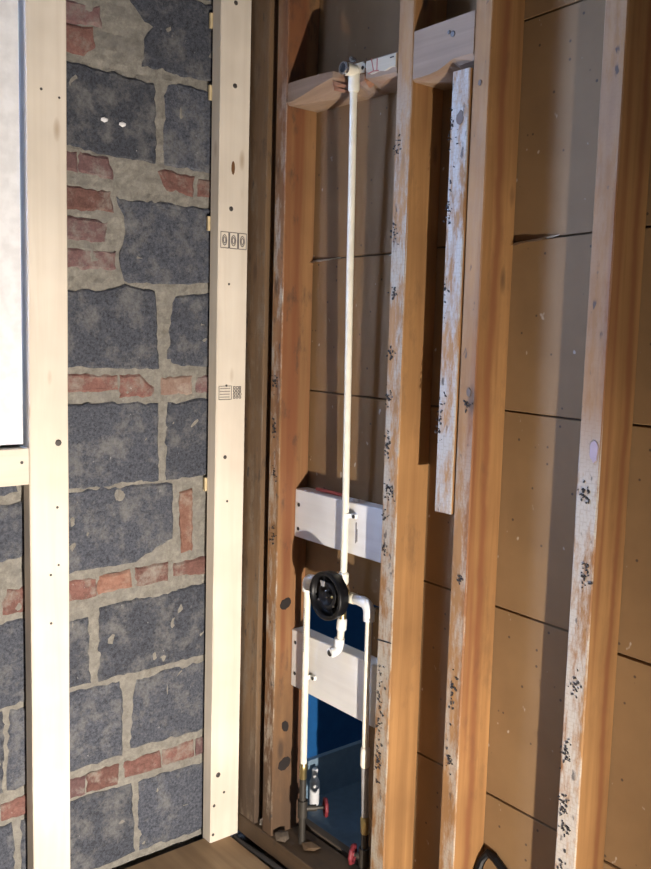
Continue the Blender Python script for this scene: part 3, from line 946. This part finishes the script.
# ------------------------------------------------------------------ plumbing
pl = tag(empty('shower_plumbing', (1.345, 1.556, 0.69)), 'cream pipe shower plumbing with black round valve and tall riser', 'plumbing')
R_ = 0.0080
def part(name, paths, mat, parent=pl, n=16, smooth=True):
    bm = bmesh.new()
    for pts, r in paths:
        tube(bm, pts, r, n)
    o = obj(name, bm, mat, parent)
    if smooth:
        for f in o.data.polygons:
            f.use_smooth = True
        o.data.set_sharp_from_angle(angle=math.radians(35)) if hasattr(o.data, 'set_sharp_from_angle') else None
    return o
part('riser_pipe', [([(1.346, 1.556, .742), (1.346, 1.556, .93), (1.336, 1.553, 1.42), (1.322, 1.543, 1.865)], R_)], 'cpvc')
part('coupling', [([(1.346, 1.556, .752), (1.346, 1.556, .757), (1.346, 1.556, .777), (1.346, 1.556, .781)], [.0095, .0125, .0125, .0095])], 'cpvc')
part('riser_stub', [([(1.346, 1.556, .70), (1.346, 1.556, .757)], .0068)], 'cpvc')
# drop-ear elbow
ear = part('drop_ear_elbow', [([(1.3225, 1.543, 1.842), (1.3225, 1.543, 1.846), (1.3215, 1.542, 1.885), (1.3215, 1.542, 1.896)], [.0105, .0122, .0122, .008]),
                        ([(1.328, 1.541, 1.884), (1.318, 1.540, 1.884), (1.292, 1.537, 1.883), (1.289, 1.537, 1.883)], [.010, .0125, .0135, .0135])], 'cpvc')
bm = bmesh.new()
for yc, zc in ((1.518, 1.887), (1.563, 1.897)):
    tube(bm, [(1.330, yc, zc), (1.324, yc, zc)], .0095, 12)
box(bm, 1.325, 1.330, 1.518, 1.563, 1.879, 1.900)
obj('mounting_ear', bm, 'cpvc', ear)
bm = bmesh.new()
loft(bm, [[(x, 1.537 + r * math.cos(k * math.pi / 10), 1.883 + r * math.sin(k * math.pi / 10)) for k in range(20)] for x, r in
          ((1.292, .0138), (1.286, .0138), (1.2845, .0128), (1.2845, .0095), (1.2885, .0086))], cap=False)
obj('threaded_ring', bm, 'chrome', ear)
bm = bmesh.new()
tube(bm, [(1.290, 1.537, 1.883), (1.2878, 1.537, 1.883)], .0087, 16)
obj('bore', bm, 'black', ear)
bm = bmesh.new()
tube(bm, [(1.326, 1.518, 1.887), (1.3235, 1.518, 1.887)], .0042, 10)
obj('screw_hole', bm, 'soot', ear)
bm = bmesh.new()
tube(bm, [(1.326, 1.546, 1.909), (1.314, 1.546, 1.909), (1.312, 1.546, 1.909)], [.005, .0058, .004], 10)
obj('screw', bm, 'chrome', ear)
# clamps on the two white blockings
def clamp(y, z):
    bm = bmesh.new()
    tube(bm, [(1.350, y, z - .005), (1.350, y, z + .005)], .0118, 14)
    box(bm, 1.352, 1.3595, y - .026, y + .017, z - .005, z + .005)
    o = obj('pipe_clamp', bm, 'cpvc_white', pl)
    b2 = bmesh.new()
    tube(b2, [(1.355, y - .022, z), (1.3495, y - .022, z)], .0042, 9)
    obj('nail', b2, 'soot', o)
clamp(1.5555, .914)
clamp(1.6875, .490)
# valve body behind the guard
part('valve_body', [([(1.342, 1.525, .728), (1.342, 1.590, .728)], .0125), ([(1.346, 1.556, .668), (1.346, 1.556, .745)], .0095), ([(1.318, 1.556, .728), (1.352, 1.556, .728)], .02)], 'brass')
# round black plaster guard, open towards the room
vx, vy, vz = 1.300, 1.562, 0.731
def lathe_x(bm, prof, n=40):
    rings = [[(x, vy + r * math.cos(2 * math.pi * k / n), vz + r * math.sin(2 * math.pi * k / n)) for k in range(n)] for x, r in prof]
    loft(bm, rings, cap=False)
    return rings
bm = bmesh.new()
prof = [(1.326, .012), (1.326, .050), (1.322, .0545), (1.302, .0565), (1.296, .0560), (1.294, .0535), (1.296, .0475), (1.304, .0455), (1.312, .043), (1.315, .036), (1.315, .012)]
lathe_x(bm, prof)
guard = obj('plaster_guard', bm, 'black', pl, smooth=True)
bm = bmesh.new()
lathe_x(bm, [(1.317, .033), (1.304, .032), (1.301, .029), (1.301, .023), (1.307, .021), (1.307, .0005)], 32)
obj('guard_hub', bm, 'black', guard, smooth=True)
for a in (65, 155, 245, 335):
    ca_, sa_ = math.cos(math.radians(a)), math.sin(math.radians(a))
    bm = bmesh.new()
    tube(bm, [(1.309, vy + .031 * ca_, vz + .031 * sa_), (1.306, vy + .046 * ca_, vz + .046 * sa_)], .003, 6)
    obj('guard_rib', bm, 'black', guard)
bm = bmesh.new()
box(bm, 1.2985, 1.3015, vy + .006, vy + .021, vz + .020, vz + .032)
for v in bm.verts:
    if v.co.z < vz + .025: v.co.y = vy + .012 + (v.co.y - vy - .013) * .55
obj('plastic_clip', bm, 'greypipe', guard)
for yy, zz, mm in ((vy + .002, vz + .010, 'chrome'), (vy - .001, vz - .002, 'chrome'), (vy - .020, vz + .002, 'brass'), (vy - .026, vz - .018, 'oldpipe'), (vy + .026, vz - .014, 'oldpipe')):
    bm = bmesh.new()
    tube(bm, [(1.309, yy, zz), (1.300, yy, zz), (1.2985, yy, zz)], [.0035, .0035, .002], 8)
    obj('screw', bm, mm, guard)
part('valve_stem', [([(1.308, vy, vz + .004), (1.296, vy, vz + .004)], .007)], 'black', guard)
# left supply: elbow, pipe, brass fitting, dark pipe, stop valve
e1 = bend((1.345, 1.590, .735), (1.345, 1.686, .737), (1.345, 1.687, .66), .022)
part('supply_elbow', [([(1.345, 1.640, .737)] + bend((1.345, 1.655, .737), (1.345, 1.687, .737), (1.345, 1.687, .705), .016)[1:], .0125)], 'cpvc_white')
part('inlet_pipe', [([(1.345, 1.58, .728), (1.345, 1.65, .736)], .0075)], 'cpvc')
lp = part('supply_pipe', [([(1.345, 1.687, .72), (1.345, 1.6865, .50), (1.345, 1.685, .262)], .0083)], 'cpvc')
bm = bmesh.new()
for i in range(26):
    z = .66 - i * .0042
    box(bm, 1.3362, 1.3372, 1.6855, 1.6855 + random.uniform(.0012, .0026), z, z + .0028)
tag(obj('pipe_print', bm, 'ink', lp), 'tiny grey lettering running down the pipe')['kind'] = 'stuff'
part('brass_fitting', [([(1.345, 1.685, .268), (1.345, 1.685, .262), (1.345, 1.685, .250), (1.345, 1.685, .246), (1.345, 1.685, .232), (1.345, 1.685, .226)], [.0088, .0102, .0102, .0088, .0098, .008])], 'brass')
part('lower_pipe', [([(1.345, 1.685, .232), (1.345, 1.684, .06)], .0085)], 'oldpipe')
def stop_valve(y, z, ln, dx, dy):
    D = Vector((dx, dy, 0)).normalized()
    S = Vector((-D.y, D.x, 0))
    o_ = Vector((1.345, y, z))
    sv = part('stop_valve', [([(1.345, y, z - .022), (1.345, y, z + .022)], .0125), ([o_, o_ + D * ln * .6], .008), ([o_ + D * ln * .5, o_ + D * ln], .0045)], 'oldpipe')
    bm = bmesh.new()
    c = o_ + D * ln
    n, m_ = 24, 8
    rings = []
    for i in range(n):
        a = 2 * math.pi * i / n
        rr = .019 + .0022 * math.cos(8 * a)
        rad = S * math.cos(a) + Vector((0, 0, math.sin(a)))
        cc = c + rad * rr
        rings.append([cc + rad * .004 * math.cos(2 * math.pi * k / m_) + D * .005 * math.sin(2 * math.pi * k / m_) for k in range(m_)])
    rings.append(rings[0])
    loft(bm, rings, cap=False)
    for i in range(4):
        a = math.pi / 4 + i * math.pi / 2
        tube(bm, [c, c + S * math.cos(a) * .018 + Vector((0, 0, math.sin(a) * .018))], .0032, 6)
    tube(bm, [c - D * .005, c + D * .005], .006, 8)
    bmesh.ops.remove_doubles(bm, verts=bm.verts, dist=1e-5)
    obj('handwheel', bm, 'red', sv, smooth=True)
stop_valve(1.684, .150, .058, .86, -.51)
# right supply: adapter, elbow, pipe, coupling, grey lower pipe, stop valve
part('adapter', [([(1.343, 1.545, .728), (1.345, 1.512, .728)], .0108)], 'brass')
part('adapter_nut', [([(1.345, 1.530, .728), (1.345, 1.527, .728), (1.345, 1.515, .728), (1.345, 1.512, .728)], [.0105, .0128, .0128, .0105])], 'cpvc')
part('supply_elbow', [([(1.345, 1.513, .729)] + bend((1.345, 1.505, .729), (1.345, 1.464, .729), (1.345, 1.464, .690), .024)[1:], [.0108] + [.0128] * 8)], 'cpvc_white')
part('supply_pipe', [([(1.345, 1.464, .70), (1.345, 1.464, .50), (1.345, 1.461, .37)], .0075)], 'cpvc')
part('coupling', [([(1.345, 1.461, .395), (1.345, 1.461, .391), (1.345, 1.461, .352), (1.345, 1.461, .348)], [.0085, .0108, .0108, .0085])], 'cpvc')
part('lower_pipe', [([(1.345, 1.461, .352), (1.345, 1.455, .225)], .0082)], 'greypipe')
part('brass_fitting', [([(1.345, 1.455, .232), (1.345, 1.455, .228), (1.345, 1.453, .195), (1.345, 1.453, .19)], [.0085, .0102, .0102, .008])], 'brass')
part('lower_pipe', [([(1.345, 1.453, .20), (1.345, 1.452, .06)], .0085)], 'oldpipe')
stop_valve(1.453, .135, .028, -.5, .86)
# spout stub below the valve
part('spout_socket', [([(1.346, 1.556, .672), (1.346, 1.5565, .668), (1.346, 1.558, .645), (1.346, 1.558, .641)], [.0095, .0118, .0118, .009])], 'cpvc_white')
part('spout_pipe', [([(1.346, 1.557, .665), (1.345, 1.562, .60)], .0083)], 'cpvc')
sp = part('spout_elbow', [(bend((1.345, 1.562, .622), (1.345, 1.565, .592), (1.320, 1.567, .590), .018), .0118)], 'cpvc_white')
part('bore', [([(1.321, 1.567, .590), (1.3195, 1.567, .590)], .0078)], 'oldpipe', sp)

# ------------------------------------------------------------------ small things
bm = bmesh.new()
tube(bm, [(1.380, 1.704, .9495), (1.379, 1.605, .9495)], .0042, 6)
pen = tag(obj('carpenter_pencil', bm, 'pencil', loc=(1.38, 1.65, .9455)), 'red pencil lying on top of the upper white blocking behind the pipe', 'pencil')
bm = bmesh.new()
tube(bm, [(1.379, 1.605, .9495), (1.379, 1.600, .9495), (1.3785, 1.585, .9495)], [.0042, .0032, .001], 6)
obj('pencil_tip', bm, 'torn', pen)
bm = bmesh.new()
tube(bm, [(1.372, 1.562, .9475), (1.370, 1.540, .9475)], .0035, 6)
tag(obj('wood_chip', bm, 'plastic_white', loc=(1.371, 1.55, .944)), 'small white chip on the upper white blocking beside the riser pipe', 'chip')

bx, by = 1.498, 1.826
bm = bmesh.new()
tube(bm, [(bx, by, .0505), (bx, by, .053), (bx, by, .115), (bx, by, .123), (bx, by, .132)], [.012, .0135, .0135, .010, .007], 18)
bot = tag(obj('small_bottle', bm, 'plastic_white', loc=(bx, by, .0505), smooth=True), 'small white bottle standing by the blue wall beyond the access hole', 'bottle')
bm = bmesh.new()
tube(bm, [(bx, by, .131), (bx, by, .148), (bx, by, .151)], [.0085, .0085, .007], 12)
obj('bottle_cap', bm, 'plastic_white', bot)

def crumb(name, label, x, y, z, s, mat, seed):
    rr = random.Random(seed)
    bm = bmesh.new()
    bmesh.ops.create_icosphere(bm, subdivisions=1, radius=1.0)
    for v in bm.verts:
        k = rr.uniform(.7, 1.15)
        v.co = Vector((v.co.x * s[0] * k + x, v.co.y * s[1] * k + y, max(0.0, v.co.z * k * s[2] + s[2] * .75) + z))
    tag(obj(name, bm, mat, loc=(x, y, z)), label, 'rubble', 'rubble in the wall corner')
crumb('plaster_chunk', 'grey plaster chunk in the slot between the two corner studs', 1.325, 1.818, PT, (.016, .014, .014), 'plaster', 3)
crumb('plaster_chunk', 'dark chunk on the sole plate below the stud left of the bay', 1.322, 1.735, PT, (.018, .022, .013), 'core', 5)
crumb('plaster_chunk', 'flat dirty chunk on the sole plate under the dark left supply pipe', 1.355, 1.66, PT, (.024, .03, .011), 'plate', 8)
# old cable lying in the gap at the floor edge
bm = bmesh.new()
tube(bm, [(1.288, 1.90, -.006), (1.287, 1.84, -.004), (1.288, 1.77, .002), (1.287, 1.70, .006), (1.289, 1.62, .004), (1.288, 1.45, .002), (1.288, 1.2, .0)], .0065, 8)
tag(obj('old_cable', bm, 'soot', loc=(1.288, 1.6, -.01)), 'dark old cable lying in the gap between floor and sole plate', 'cable')

bm = bmesh.new()
tube(bm, [(1.318, 1.142, .09), (1.335, 1.141, .16), (1.360, 1.140, .225), (1.380, 1.139, .268), (1.390, 1.131, .284), (1.390, 1.112, .280), (1.392, 1.085, .262), (1.391, 1.060, .215), (1.390, 1.052, .12), (1.389, 1.050, .055)], .0085, 10)
tag(obj('black_cable', bm, 'black', loc=(1.36, 1.10, .06)), 'black cable arched up against the lath at the foot of the wide bay', 'cable')
